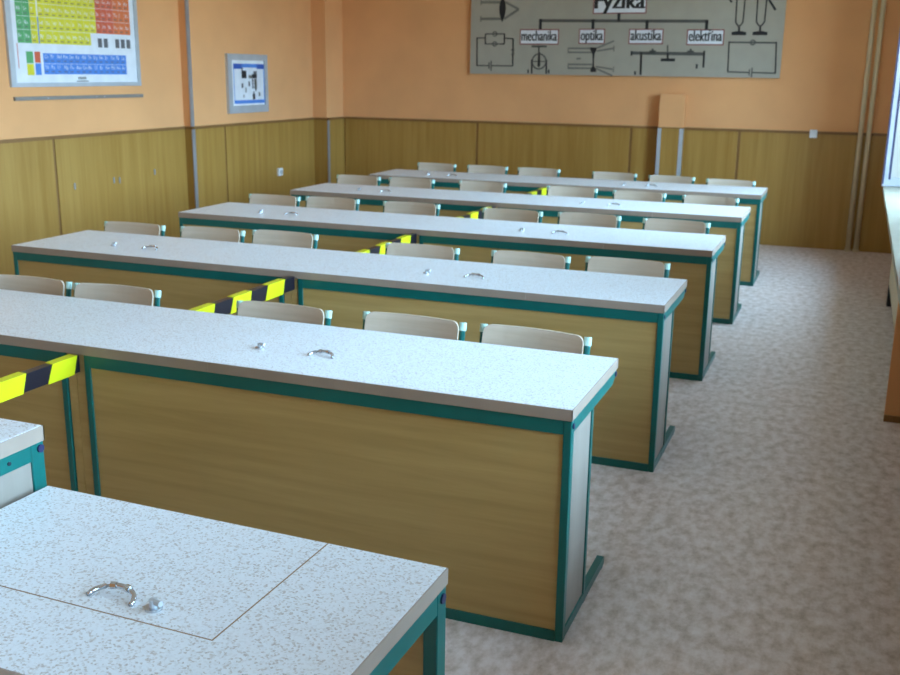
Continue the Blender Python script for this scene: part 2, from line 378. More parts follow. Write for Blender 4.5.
def end_frame(root, x0, x1, outer):
    """C-shaped end frame between x0<x1; outer = x of the outside face"""
    sgn = 1 if outer == x1 else -1
    fr = MB()
    fr.box(x0, x1, 0.004, 0.036, 0.0, ZT-TT)                               # front post
    fr.prism([(0.036, ZT-TT), (0.036, ZT-TT-0.045), (0.55, ZT-TT-0.045), (0.612, ZT-TT-0.020), (0.612, ZT-TT)], 'x', x0, x1)   # top arm
    fr.prism([(0.036, 0.004), (0.57, 0.004), (0.582, 0.016), (0.582, 0.030), (0.57, 0.040), (0.036, 0.040)], 'x', x0, x1)      # foot
    f = fr.build('end_frame', 'green', root, 0.002, seg=1)
    MB().box(x0, x1, 0.268, 0.288, 0.040, ZT-TT-0.045).build('rear_post', 'green', f)
    MB().box(x0+0.005, x1-0.005, 0.036, 0.268, 0.040, ZT-TT-0.045).build('side_panel', 'side', root)
    for y, z in ((0.020, ZT-TT-0.020), (0.594, ZT-TT-0.014)): MB().tube([(outer, y, z), (outer+sgn*0.004, y, z)], 0.009, 10).build('bolt_cap', 'navy', root)
    for y in (0.02, 0.29, 0.55): MB().box((x0+x1)/2-0.012, (x0+x1)/2+0.012, y-0.012, y+0.012, 0, 0.006).build('glide', 'black', f)
def make_desk(W, u):
    r = empty('lab_desk')
    lw_ = 0.028
    # top boards, with the joints seen in the edge
    s1, s2, g = -0.630, -1.280, 0.0005; eb = 0.003
    xs = [(-W+(eb if u else 0), s2-g), (s2+g, s1-g), (s1+g, 0 if u else -eb)]
    tops = []
    for i, (a, b) in enumerate(xs):
        tops.append(MB().box(a, b, eb, D-eb, ZT-TT, ZT).build('top_board', 'laminate', r))
    e = MB()
    for (a, b) in [(-W, s2-g), (s2+g, s1-g), (s1+g, 0)]:
        e.box(a, b, 0, eb, ZT-TT, ZT-0.001).box(a, b, D-eb, D, ZT-TT, ZT-0.001)
    if u: e.box(-W, -W+eb, 0, D, ZT-TT, ZT-0.001)
    else: e.box(-eb, 0, 0, D, ZT-TT, ZT-0.001)
    tag(e.build('edge_band', 'edge', r), 'beige edge band')
    bow_handle(-0.958, 0.205, ZT, 0.046, 'handle', tops[1])
    lock_knob(-1.212, 0.225, ZT, tops[1])
    MB().box(-W+lw_, -lw_, 0.004, 0.034, ZT-TT-0.046, ZT-TT).build('top_rail', 'green', r)
    MB().box(-W+lw_, -lw_, 0.004, 0.034, 0.0, 0.036).build('bottom_rail', 'green', r)
    MB().box(-W+lw_, -lw_, 0.010, 0.028, 0.036, ZT-TT-0.046).build('modesty_panel', 'panel', r)
    MB().box(-W+0.05, -0.05, 0.36, 0.40, ZT-TT-0.04, ZT-TT).build('rear_rail', 'green', r)
    end_frame(r, -lw_, -0.002, -0.002); end_frame(r, -W+0.002, -W+lw_, -W+0.002)
    return r
desks = [make_desk(W, 0), make_desk(1.730, 1)]
RN = ['first row from the demonstration desk', 'second row from the demonstration desk', 'third row from the demonstration desk', 'fourth row from the demonstration desk', 'row nearest the back wall']
for k, y in enumerate(ROWS):
    for u in range(2):
        d = desks[u] if k == 0 else copy_tree(desks[u])
        d.location = (-u*PITCH, y, 0)
        tag(d, 'speckled lab desk with green frame, %s half of %s' % (['window', 'wall'][u], RN[k]), 'desk', 'double lab desks in five rows')
# narrow service column joining the two desks of a row
def make_column():
    r = empty('service_column'); x0, x1 = -PITCH+0.0003, -W-0.0003
    MB().box(x0, x1, 0.003, D-0.003, ZT-TT, ZT).build('top_strip', 'laminate', r)
    MB().box(x0, x1, 0.0, 0.003, ZT-TT, ZT-0.001).box(x0, x1, D-0.003, D, ZT-TT, ZT-0.001).build('edge_band', 'edge', r)
    MB().box(x0+0.002, (x0+x1)/2-0.001, 0.010, 0.028, 0.0, ZT-TT).build('front_panel', 'panel', r)
    MB().box((x0+x1)/2+0.001, x1-0.002, 0.010, 0.028, 0, ZT-TT).build('front_panel', 'panel', r)
    return r
col = make_column()
for k, y in enumerate(ROWS):
    c = col if k == 0 else copy_tree(col)
    c.location = (0, y, 0)
    tag(c, 'narrow oak column joining the two desks, %s' % RN[k], 'column', 'columns between paired desks')

# bars wrapped in hazard tape between the rows
BXa, BXb = -1.862, -1.828
def bar(ya, yb, yend, n, label, wy=0.152, wk=0.146, Bz0=0.668+DZ, Bz1=0.735+DZ):
    r = empty('taped_bar', (0, 0, 0), 0, label, 'barrier', 'taped bars between the desk rows')
    MB().box(BXa, BXb, ya, yb, Bz0, Bz1-0.001).build('bar', 'tapeblack', r)
    t = 0.0025; y = yend
    for i in range(n):
        wl_ = wy+random.uniform(-0.008, 0.008); sk = 0.030
        y1, y0 = y, y-wl_
        if y0-sk < ya+0.02: break
        # a slanted sleeve round three sides: right face, top and left face
        m = MB()
        ring = [(BXb+t, Bz0-t, -sk), (BXb+t, Bz1+t-0.001, 0.0), (BXa-t, Bz1+t-0.001, 0.006), (BXa-t, Bz0-t, sk*0.4)]
        vs = [(x, y0+o, z) for x, z, o in ring]+[(x, y1+o*0.7, z) for x, z, o in ring]
        m.add(vs, [(0, 1, 5, 4), (1, 2, 6, 5), (2, 3, 7, 6), (3, 0, 4, 7), (0, 3, 2, 1), (4, 5, 6, 7)])
        m.build('yellow_tape', 'yellow', r)
        y -= wl_+wk
    return r
bar(-1.02, -0.0005, -0.012, 4, 'black and yellow taped bar between the demonstration desk and the first desk row', 0.125, 0.125, 0.660+DZ, 0.723+DZ)
lab = ['first and second desk rows', 'second and third desk rows', 'third and fourth desk rows', 'fourth and last desk rows']
for k in range(4):
    b = bar(ROWS[k]+D+0.0005, ROWS[k+1]-0.0005, ROWS[k+1]-0.095, 5, 'black and yellow taped bar between the '+lab[k])
    if k == 0:      # loose tail of tape on the first bar
        MB().prism([(1.060, 0.672), (1.090, 0.672), (1.055, 0.630), (1.040, 0.615), (1.033, 0.621)], 'x', BXb+0.003, BXb+0.006).build('loose_tail', 'yellow', b)

# ------------------------------------------------------------------ chairs
def make_chair():
    r = empty('school_chair'); hw = 0.2085; R_ = 0.0125
    for s in (-1, 1):
        x = s*hw
        # rear leg runs up into the back post
        lg = MB().tube([(x, 0.02, 0.012), (x, -0.055, 0.30), (x, -0.062, 0.44), (x, -0.045, 0.60), (x, -0.012, 0.775)], R_, 10, True, 0.8).build('leg', 'green', r, smooth=False)
        MB().tube([(x, -0.0135, 0.768), (x, -0.009, 0.792), (x, -0.0075, 0.798)], 0.0148, 12, True, 0.85).build('post_cap', 'cap', lg)
        MB().tube([(x, 0.021, 0.0), (x, 0.019, 0.02)], 0.016, 10).build('glide', 'black', lg)
        fl = MB().tube([(x*0.95, -0.46, 0.012), (x*0.93, -0.40, 0.425)], R_, 10, True, 0.8).build('leg', 'green', r)
        MB().tube([(x*0.95, -0.461, 0.0), (x*0.95, -0.459, 0.02)], 0.016, 10).build('glide', 'black', fl)
        MB().tube([(x*0.93, -0.40, 0.425), (x, -0.062, 0.415)], R_, 8).build('side_rail', 'green', r)
    MB().tube([(-hw, -0.062, 0.41), (hw, -0.062, 0.41)], 0.010, 8).build('cross_rail', 'green', r)
    MB().tube([(-hw*.93, -0.38, 0.424), (hw*.93, -0.38, 0.424)], 0.010, 8).build('cross_rail', 'green', r)
    # plywood backrest, bowed, with rounded corners
    a = hw-0.009; cr = 0.028; zt, zb = 0.803, 0.615
    pts = []
    for (cx, cz, a0) in ((a-cr, zt-cr, 0), (-a+cr, zt-cr, 90), (-a+cr, zb+cr, 180), (a-cr, zb+cr, 270)):
        for i in range(5):
            t = math.radians(a0+i*22.5); pts.append((cx+cr*math.cos(t), cz+cr*math.sin(t)))
    bm = bmesh.new(); n = 12
    nx, nz = 14, 8
    def half(z):   # half-width at height z with rounded corners
        for (c0, s_) in ((zt-cr, 1), (zb+cr, -1)):
            dz = (z-c0)*s_
            if dz > 0: return a-cr+math.sqrt(max(0, cr*cr-dz*dz))
        return a
    zl = [zb, zb+0.004, zb+0.010, zb+cr, 0.66, 0.71, 0.75, zt-cr, zt-0.017, zt-0.009, zt-0.003, zt]
    def yof(x, z): return -0.082+(z-0.60)*0.26+0.026*(1-(x/a)**2)
    front, back = [], []
    for z in zl:
        h = half(z)
        front.append([bm.verts.new((-h+2*h*i/nx, yof(-h+2*h*i/nx, z), z)) for i in range(nx+1)])
        back.append([bm.verts.new((-h+2*h*i/nx, yof(-h+2*h*i/nx, z)+0.010, z)) for i in range(nx+1)])
    def grid(g):
        for j in range(len(g)-1):
            for i in range(nx): bm.faces.new((g[j][i], g[j][i+1], g[j+1][i+1], g[j+1][i]))
    grid(front); grid(back)
    for j in range(len(zl)-1):
        for i in (0, nx): bm.faces.new((front[j][i], front[j+1][i], back[j+1][i], back[j][i]))
    for j in (0, len(zl)-1):
        for i in range(nx): bm.faces.new((front[j][i], front[j][i+1], back[j][i+1], back[j][i]))
    bmesh.ops.recalc_face_normals(bm, faces=bm.faces)
    me = bpy.data.meshes.new('backrest'); bm.to_mesh(me); bm.free(); me.materials.append(M['beech'])
    o = bpy.data.objects.new('backrest', me); C.objects.link(o); o.parent = r
    # plywood seat with rolled front edge
    prof = [(-0.085, 0.452), (-0.16, 0.444), (-0.28, 0.440), (-0.38, 0.446), (-0.43, 0.444), (-0.455, 0.430), (-0.462, 0.412)]
    prof2 = [(y+(0.006 if i > 4 else 0), z-0.010) for i, (y, z) in enumerate(prof)]
    MB().prism(prof+prof2[::-1], 'x', -0.19, 0.19).build('seat', 'beech', r)
    return r
chair = make_chair()
CH = [[(-3.27, .74, 2), (-2.722, .735, 1), (-2.258, .745, 3), (-1.410, .725, -1), (-0.847, .760, -2), (-0.351, .750, -5)],
      [(-3.386, .764, 1), (-2.846, .800, 1), (-2.388, .865, -1), (-1.475, .780, -1), (-0.857, .795, -3), (-0.347, .830, -3)],
      [(-3.38, .870, 0), (-2.918, .930, 1), (-2.274, .930, 1), (-1.494, .900, -2), (-0.954, .930, -3), (-0.358, .880, -5)],
      [(-3.48, .975, -1), (-2.961, .985, -1), (-2.295, 1.00, -3), (-1.490, .965, -3), (-0.912, .905, -6), (-0.335, .830, -6)],
      [(-3.338, 1.01, -4), (-2.778, 1.00, -3), (-2.236, 1.00, -3), (-1.457, .930, -4), (-0.898, .860, -6), (-0.346, .760, -6)]]
order = ['sixth', 'fifth', 'fourth', 'third', 'second', 'first']
RC = ['first desk row', 'second desk row', 'third desk row', 'fourth desk row', 'last desk row']
first = True
for k, row in enumerate(CH):
    for i, (x, dy, rz) in enumerate(row):
        c = chair if first else copy_tree(chair); first = False
        c.location = (x+0.008, ROWS[k]+dy, 0); c.rotation_euler = (0, 0, math.radians(rz)); c.scale = (1, 1, 1+DZ/0.80)
        tag(c, 'beech plywood chair with green tube frame, %s from the windows behind the %s' % (order[i], RC[k]), 'chair', 'beech school chairs behind the desks')

# ------------------------------------------------------------------ teacher end: low desk with lid, tall demonstration desk
def low_desk():
    x0, x1, yf, yn = -1.012, 0.024, -1.068, -1.700
    r = empty('lid_desk', (x0, yn, 0), 0, 'low speckled desk with a hinged lid, beside the tall demonstration desk', 'desk')
    Wd, Dd = x1-x0, yf-yn; eb = 0.003
    th = math.radians(-1.0); r.rotation_euler.z = th
    r.location = (x1-Wd*math.cos(th)+Dd*math.sin(th), yf-Wd*math.sin(th)-Dd*math.cos(th), 0)
    lx0, lx1, ly0 = -0.772-x0, -0.252-x0, -1.485-yn; g = 0.0035
    m = MB()
    m.box(eb, lx0, eb, Dd-eb, ZT-TT, ZT).box(lx1+g, Wd-eb, eb, Dd-eb, ZT-TT, ZT).box(lx0-g, lx1+g, eb, ly0-g, ZT-TT, ZT)
    m.build('top_board', 'laminate', r)
    lid = MB().box(lx0, lx1, ly0, Dd-eb, ZT-TT+0.004, ZT).build('lid', 'laminate', r)
    MB().box(lx0-g, lx1+g, ly0-g, Dd-0.006, ZT-TT-0.002, ZT-TT+0.003).box(lx1, lx1+g, ly0-g, Dd-0.006, ZT-TT, ZT-0.0002).box(lx0, lx1, ly0-g, ly0, ZT-TT, ZT-0.0002).build('lid_rebate', 'trim', r)
    e = MB().box(0, Wd, 0, eb, ZT-TT, ZT-0.001).box(0, Wd, Dd-eb, Dd, ZT-TT, ZT-0.001).box(0, eb, 0, Dd, ZT-TT, ZT-0.001).box(Wd-eb, Wd, 0, Dd, ZT-TT, ZT-0.001)
    tag(e.build('edge_band', 'edge', r), 'beige edge band')
    bow_handle(-0.505-x0, -1.452-yn, ZT, 0.050, 'handle', lid)
    lock_knob(-0.412-x0, -1.440-yn, ZT, lid)
    z1 = ZT-TT
    for xa, xb, out in ((0.002, 0.034, 0.002), (Wd-0.034, Wd-0.002, Wd-0.002)):
        f = MB().box(xa, xb, Dd-0.048, Dd-0.004, 0, z1).prism([(Dd-0.048, z1), (Dd-0.048, z1-0.048), (0.06, z1-0.048), (0.01, z1-0.02), (0.01, z1)], 'x', xa, xb)
        f.box(xa, xb, 0.02, Dd-0.048, 0.004, 0.042)
        fo = f.build('end_frame', 'green', r, 0.002, seg=1)
        MB().box(xa, xb, Dd-0.31, Dd-0.275, 0.042, z1-0.048).build('rear_post', 'green', fo)
        sg = 1 if out > 0.5 else -1
        MB().tube([(out, Dd-0.024, z1-0.022), (out+sg*0.004, Dd-0.024, z1-0.022)], 0.011, 10).build('bolt_cap', 'navy', r)
        MB().tube([(out, 0.03, z1-0.012), (out+sg*0.004, 0.03, z1-0.012)], 0.009, 10).build('bolt_cap', 'navy', r)
    MB().box(0.034, Wd-0.034, Dd-0.034, Dd-0.006, z1-0.045, z1).build('cross_rail', 'green', r)
    MB().box(0.034, Wd-0.034, Dd-0.034, Dd-0.006, 0, 0.036).build('cross_rail', 'green', r)
    MB().box(0.034, Wd-0.034, Dd-0.030, Dd-0.012, 0.036, z1-0.045).build('modesty_panel', 'panel', r)
    return r
low_desk()
def demo_desk():
    x1, yf, H = -1.036, -1.022, 0.90+DZ; Wd, Dd = 2.2, 0.70; tt = 0.038; eb = 0.003
    r = empty('demonstration_desk', (x1-Wd, yf-Dd, 0), 0, 'tall speckled demonstration desk with green frame and pale side panel', 'desk')
    z1 = H-tt
    for a, b in ((eb, Wd/2-0.001), (Wd/2+0.001, Wd-eb)): MB().box(a, b, eb, Dd-eb, z1, H).build('top_board', 'laminate', r, 0.0012, seg=1)
    e = MB().box(0, Wd, 0, eb, z1, H-0.001).box(0, Wd, Dd-eb, Dd, z1, H-0.001).box(0, eb, 0, Dd, z1, H-0.001).box(Wd-eb, Wd, 0, Dd, z1, H-0.001)
    tag(e.build('edge_band', 'edge', r), 'beige edge band')
    for xa, xb, out in ((0.002, 0.034, 0.002), (Wd-0.034, Wd-0.002, Wd-0.002)):
        sg = 1 if out > 0.5 else -1
        f = MB().box(xa, xb, Dd-0.044, Dd-0.003, 0, z1).box(xa, xb, 0.01, Dd-0.044, z1-0.042, z1).box(xa, xb, 0.01, 0.05, 0, z1-0.042).box(xa, xb, 0.05, Dd-0.044, 0, 0.04)
        f.build('end_frame', 'green', r, 0.002, seg=1)
        MB().box(xa+0.005, xb-0.005, 0.05, Dd-0.044, 0.04, z1-0.042).build('side_panel', 'side', r)
        MB().tube([(out, Dd-0.016, z1-0.016), (out+sg*0.005, Dd-0.016, z1-0.016)], 0.010, 10).build('bolt_cap', 'navy', r)
        MB().tube([(out, Dd-0.115, z1-0.020), (out+sg*0.003, Dd-0.115, z1-0.020)], 0.005, 8).build('screw', 'black', r)
    MB().box(0.034, Wd-0.034, Dd-0.034, Dd-0.006, z1-0.045, z1).build('cross_rail', 'green', r)
    MB().box(0.034, Wd-0.034, Dd-0.034, Dd-0.006, 0, 0.036).build('cross_rail', 'green', r)
    MB().box(0.034, Wd-0.034, Dd-0.028, Dd-0.010, 0.036, z1-0.045).build('modesty_panel', 'panel', r)
    return r
demo_desk()

# ------------------------------------------------------------------ physics board on the back wall
def physics_board():
    yb = YB-0.036
    r = empty('physics_board', (-1.79, YB, 1.70+DZ), 0, 'large grey board with a physics diagram on the back wall', 'board')
    T = (-1.79, YB, 1.70)
    def put(mb, name, mat, parent=r):
        mb.v = [(x-T[0], y-T[1], z-T[2]) for x, y, z in mb.v]
        return mb.build(name, mat, parent)
    put(MB().prism([(-3.470, 1.702), (-0.108, 1.700), (-0.108, 2.95), (-3.470, 2.95)], 'y', yb, YB-0.019), 'panel', 'board')
    F = (yb-0.0012, yb); G = (yb-0.0024, yb); K = (yb-0.0036, yb-0.0008)
    # tree of headings
    ml = MB().line((-2.672, 2.272), (-0.866, 2.258), 0.032, 'y', *F)
    put(ml, 'heading_line', 'greyink')
    for (x, za, zb) in [(-2.659, 2.29, 2.18), (-2.072, 2.285, 2.183), (-1.492, 2.27, 2.18), (-0.875, 2.27, 2.17), (-1.796, 2.345, 2.262)]:
        put(MB().line((x, za), (x, zb), 0.032, 'y', *G), 'branch_line', 'ink')
    for body, x0, x1, z0, z1, base, h, bold in [('Fyzika', -2.079, -1.507, 2.338, 2.60, 2.392, 0.235, 0.040),
            ('mechanika', -2.890, -2.446, 2.020, 2.183, 2.062, 0.155, 0.034), ('optika', -2.222, -1.937, 2.028, 2.186, 2.068, 0.155, 0.034),
            ('akustika', -1.678, -1.314, 2.028, 2.184, 2.068, 0.155, 0.034), ('elektřina', -1.069, -0.690, 2.020, 2.178, 2.062, 0.155, 0.034)]:
        b = put(MB().prism([(x0, z0), (x1, z0), (x1, z1), (x0, z1)], 'y', *G), 'label_border', 'redink')
        q = 0.011
        put(MB().prism([(x0+q, z0+q), (x1-q, z0+q), (x1-q, z1-q), (x0+q, z1-q)], 'y', *K), 'label_paper', 'paper', b)
        put(text_mb(body, x0+0.022, x1-0.022, base, h, yb-0.0044, bold), 'lettering', 'ink', b)
    # converging lens with two rays
    n = 14
    lens = [(-3.100+0.038*math.sin(math.pi*i/n), 2.545-0.29*i/n) for i in range(n+1)]+[(-3.100-0.038*math.sin(math.pi*i/n), 2.255+0.29*i/n) for i in range(1, n)]
    put(MB().prism(lens, 'y', *G), 'lens_drawing', 'ink')
    rays = MB().line((-3.355, 2.470), (-3.07, 2.468), 0.028, 'y', *F).line((-3.07, 2.470), (-2.912, 2.393), 0.026, 'y', *F)
    rays.line((-3.351, 2.294), (-3.09, 2.294), 0.028, 'y', *F).line((-3.08, 2.292), (-2.912, 2.393), 0.026, 'y', *F)
    rays.prism([(-3.36, 2.325), (-3.345, 2.325), (-3.345, 2.265), (-3.36, 2.265)], 'y', *F).prism([(-3.36, 2.50), (-3.345, 2.50), (-3.345, 2.44), (-3.36, 2.44)], 'y', *F)
    put(rays, 'ray_drawing', 'fadeink')
    # lamp circuit
    c = MB()
    for n_, (p, q) in enumerate([((-3.392, 2.094), (-3.388, 1.788)), ((-2.968, 2.084), (-2.965, 1.960)), ((-2.966, 1.92), (-2.965, 1.790)), ((-3.294, 2.135), (-3.293, 2.024)), ((-3.070, 2.135), (-3.069, 2.024))]):
        put(MB().line(p, q, 0.015, 'y', *G), 'circuit_wire', 'ink')
    c = MB()
    for p, q in [((-3.394, 2.090), (-3.294, 2.090)), ((-3.07, 2.088), (-2.968, 2.082)), ((-3.294, 2.133), (-3.07, 2.133)), ((-3.293, 2.026), (-3.069, 2.026)), ((-3.39, 1.791), (-3.245, 1.791)), ((-3.22, 1.791), (-2.965, 1.791)), ((-3.245, 1.825), (-3.243, 1.757)), ((-3.22, 1.845), (-3.218, 1.737))]:
        c.line(p, q, 0.015, 'y', *F)
    def ring(m, cx, cz, R_, w_, k=20):
        for i in range(k):
            a0, a1 = 2*math.pi*i/k, 2*math.pi*(i+1)/k
            m.prism([(cx+R_*math.cos(a0), cz+R_*math.sin(a0)), (cx+R_*math.cos(a1), cz+R_*math.sin(a1)), (cx+(R_-w_)*math.cos(a1), cz+(R_-w_)*math.sin(a1)), (cx+(R_-w_)*math.cos(a0), cz+(R_-w_)*math.sin(a0))], 'y', *G)
        return m
    for (cx, cz) in ((-3.182, 2.133), (-3.182, 2.026)): ring(c, cx, cz, 0.030, 0.012, 12)
    c.line((-2.985, 1.97), (-2.95, 1.915), 0.012, 'y', *F).line((-2.95, 1.965), (-2.982, 1.91), 0.012, 'y', *F)
    put(c, 'circuit_symbol', 'greyink')
    # pulley
    m = MB().line((-2.752, 2.002), (-2.580, 2.002), 0.022, 'y', *F)
    ring(m, -2.661, 1.842, 0.088, 0.016, 24)
    m.line((-2.746, 1.842), (-2.576, 1.842), 0.011, 'y', *F)
    put(m, 'pulley_drawing', 'greyink')
    m = MB().line((-2.668, 2.00), (-2.666, 1.93), 0.014, 'y', *G).prism([(-2.672, 1.94), (-2.652, 1.94), (-2.645, 1.80), (-2.661, 1.775), (-2.678, 1.80)], 'y', *G)
    for x in (-2.744, -2.577): m.line((x, 1.86), (x+0.003, 1.712), 0.018, 'y', *G)
    for x in (-2.783, -2.546): m.line((x, 1.755), (x, 1.716), 0.018, 'y', *F)
    put(m, 'pulley_rope', 'ink')
    # diverging lens
    m = MB().prism([(-2.092, 1.993), (-2.022, 1.993), (-2.022, 1.965), (-2.040, 1.93), (-2.044, 1.87), (-2.040, 1.80), (-2.016, 1.765), (-2.012, 1.737), (-2.080, 1.737), (-2.078, 1.765), (-2.058, 1.80), (-2.060, 1.87), (-2.064, 1.93), (-2.088, 1.965)], 'y', *G)
    put(m, 'lens_drawing', 'ink')
    m = MB()
    for z in (1.983, 1.941, 1.815, 1.775): m.line((-2.330, z), (-2.06, z), 0.019, 'y', *F)
    for z0, z1 in ((1.985, 2.061), (1.955, 1.985), (1.795, 1.767), (1.775, 1.70)): m.line((-2.02, z0), (-1.835, z1), 0.019, 'y', *F)
    for x, z in ((-2.335, 1.962), (-2.328, 1.795), (-1.832, 1.983), (-1.826, 1.767)): m.line((x, z+0.03), (x, z-0.03), 0.012, 'y', *F)
    m.line((-2.24, 1.875), (-2.19, 1.875), 0.02, 'y', *F)
    put(m, 'ray_drawing', 'fadeink')
    # balance
    m = MB().prism([(-1.640, 1.955), (-0.872, 1.949), (-0.872, 1.915), (-1.640, 1.921)], 'y', *F)
    for x in (-1.417, -1.02): m.line((x-0.035, 1.955), (x+0.035, 1.955), 0.022, 'y', *F).line((x, 1.95), (x, 1.985), 0.022, 'y', *F)
    m.line((-1.262, 2.02), (-1.258, 1.94), 0.016, 'y', *F)
    put(m, 'balance_beam', 'greyink')
    m = MB().line((-1.536, 1.945), (-1.530, 1.715), 0.021, 'y', *G).line((-0.880, 1.965), (-0.878, 1.795), 0.021, 'y', *G)
    m.prism([(-1.325, 1.885), (-1.175, 1.885), (-1.175, 1.855), (-1.325, 1.855)], 'y', *G).line((-1.256, 1.94), (-1.254, 1.88), 0.022, 'y', *G)
    m.line((-1.590, 1.75), (-1.590, 1.715), 0.020, 'y', *G).line((-0.946, 1.83), (-0.946, 1.785), 0.020, 'y', *G).line((-1.639, 1.96), (-1.639, 1.91), 0.018, 'y', *G)
    put(m, 'balance_stand', 'ink')
    # two tuning forks
    m = MB()
    for cx, wd in ((-0.550, 0.036), (-0.342, 0.040)):
        m.line((cx-wd-0.008, 2.60), (cx-wd, 2.245), 0.014, 'y', *G).line((cx+wd+0.004, 2.60), (cx+wd, 2.245), 0.014, 'y', *G)
        m.line((cx-wd, 2.25), (cx-0.012, 2.212), 0.014, 'y', *G).line((cx+wd, 2.25), (cx+0.012, 2.212), 0.014, 'y', *G)
        m.line((cx, 2.218), (cx+0.006, 2.14), 0.020, 'y', *G)
        m.prism([(cx-0.068, 2.150), (cx-0.02, 2.160), (cx+0.03, 2.160), (cx+0.078, 2.150), (cx+0.078, 2.120), (cx-0.068, 2.120)], 'y', *G)
    m.line((-0.285, 2.475), (-0.205, 2.362), 0.022, 'y', *G)
    m.line((-0.665, 2.475), (-0.64, 2.44), 0.020, 'y', *G)
    put(m, 'fork_drawing', 'ink')
    # battery circuit
    put(MB().line((-0.636, 2.060), (-0.626, 1.752), 0.014, 'y', *G), 'circuit_wire', 'ink')
    put(MB().line((-0.170, 2.055), (-0.153, 1.745), 0.014, 'y', *G), 'circuit_wire', 'ink')
    m = MB().line((-0.636, 2.050), (-0.170, 2.046), 0.018, 'y', *F).line((-0.626, 1.756), (-0.41, 1.752), 0.016, 'y', *F).line((-0.385, 1.752), (-0.153, 1.748), 0.016, 'y', *F)
    m.line((-0.41, 1.785), (-0.41, 1.722), 0.014, 'y', *F).line((-0.385, 1.80), (-0.385, 1.706), 0.014, 'y', *F)
    ring(m, -0.40, 2.049, 0.030, 0.014, 12)
    put(m, 'circuit_symbol', 'greyink')
physics_board()

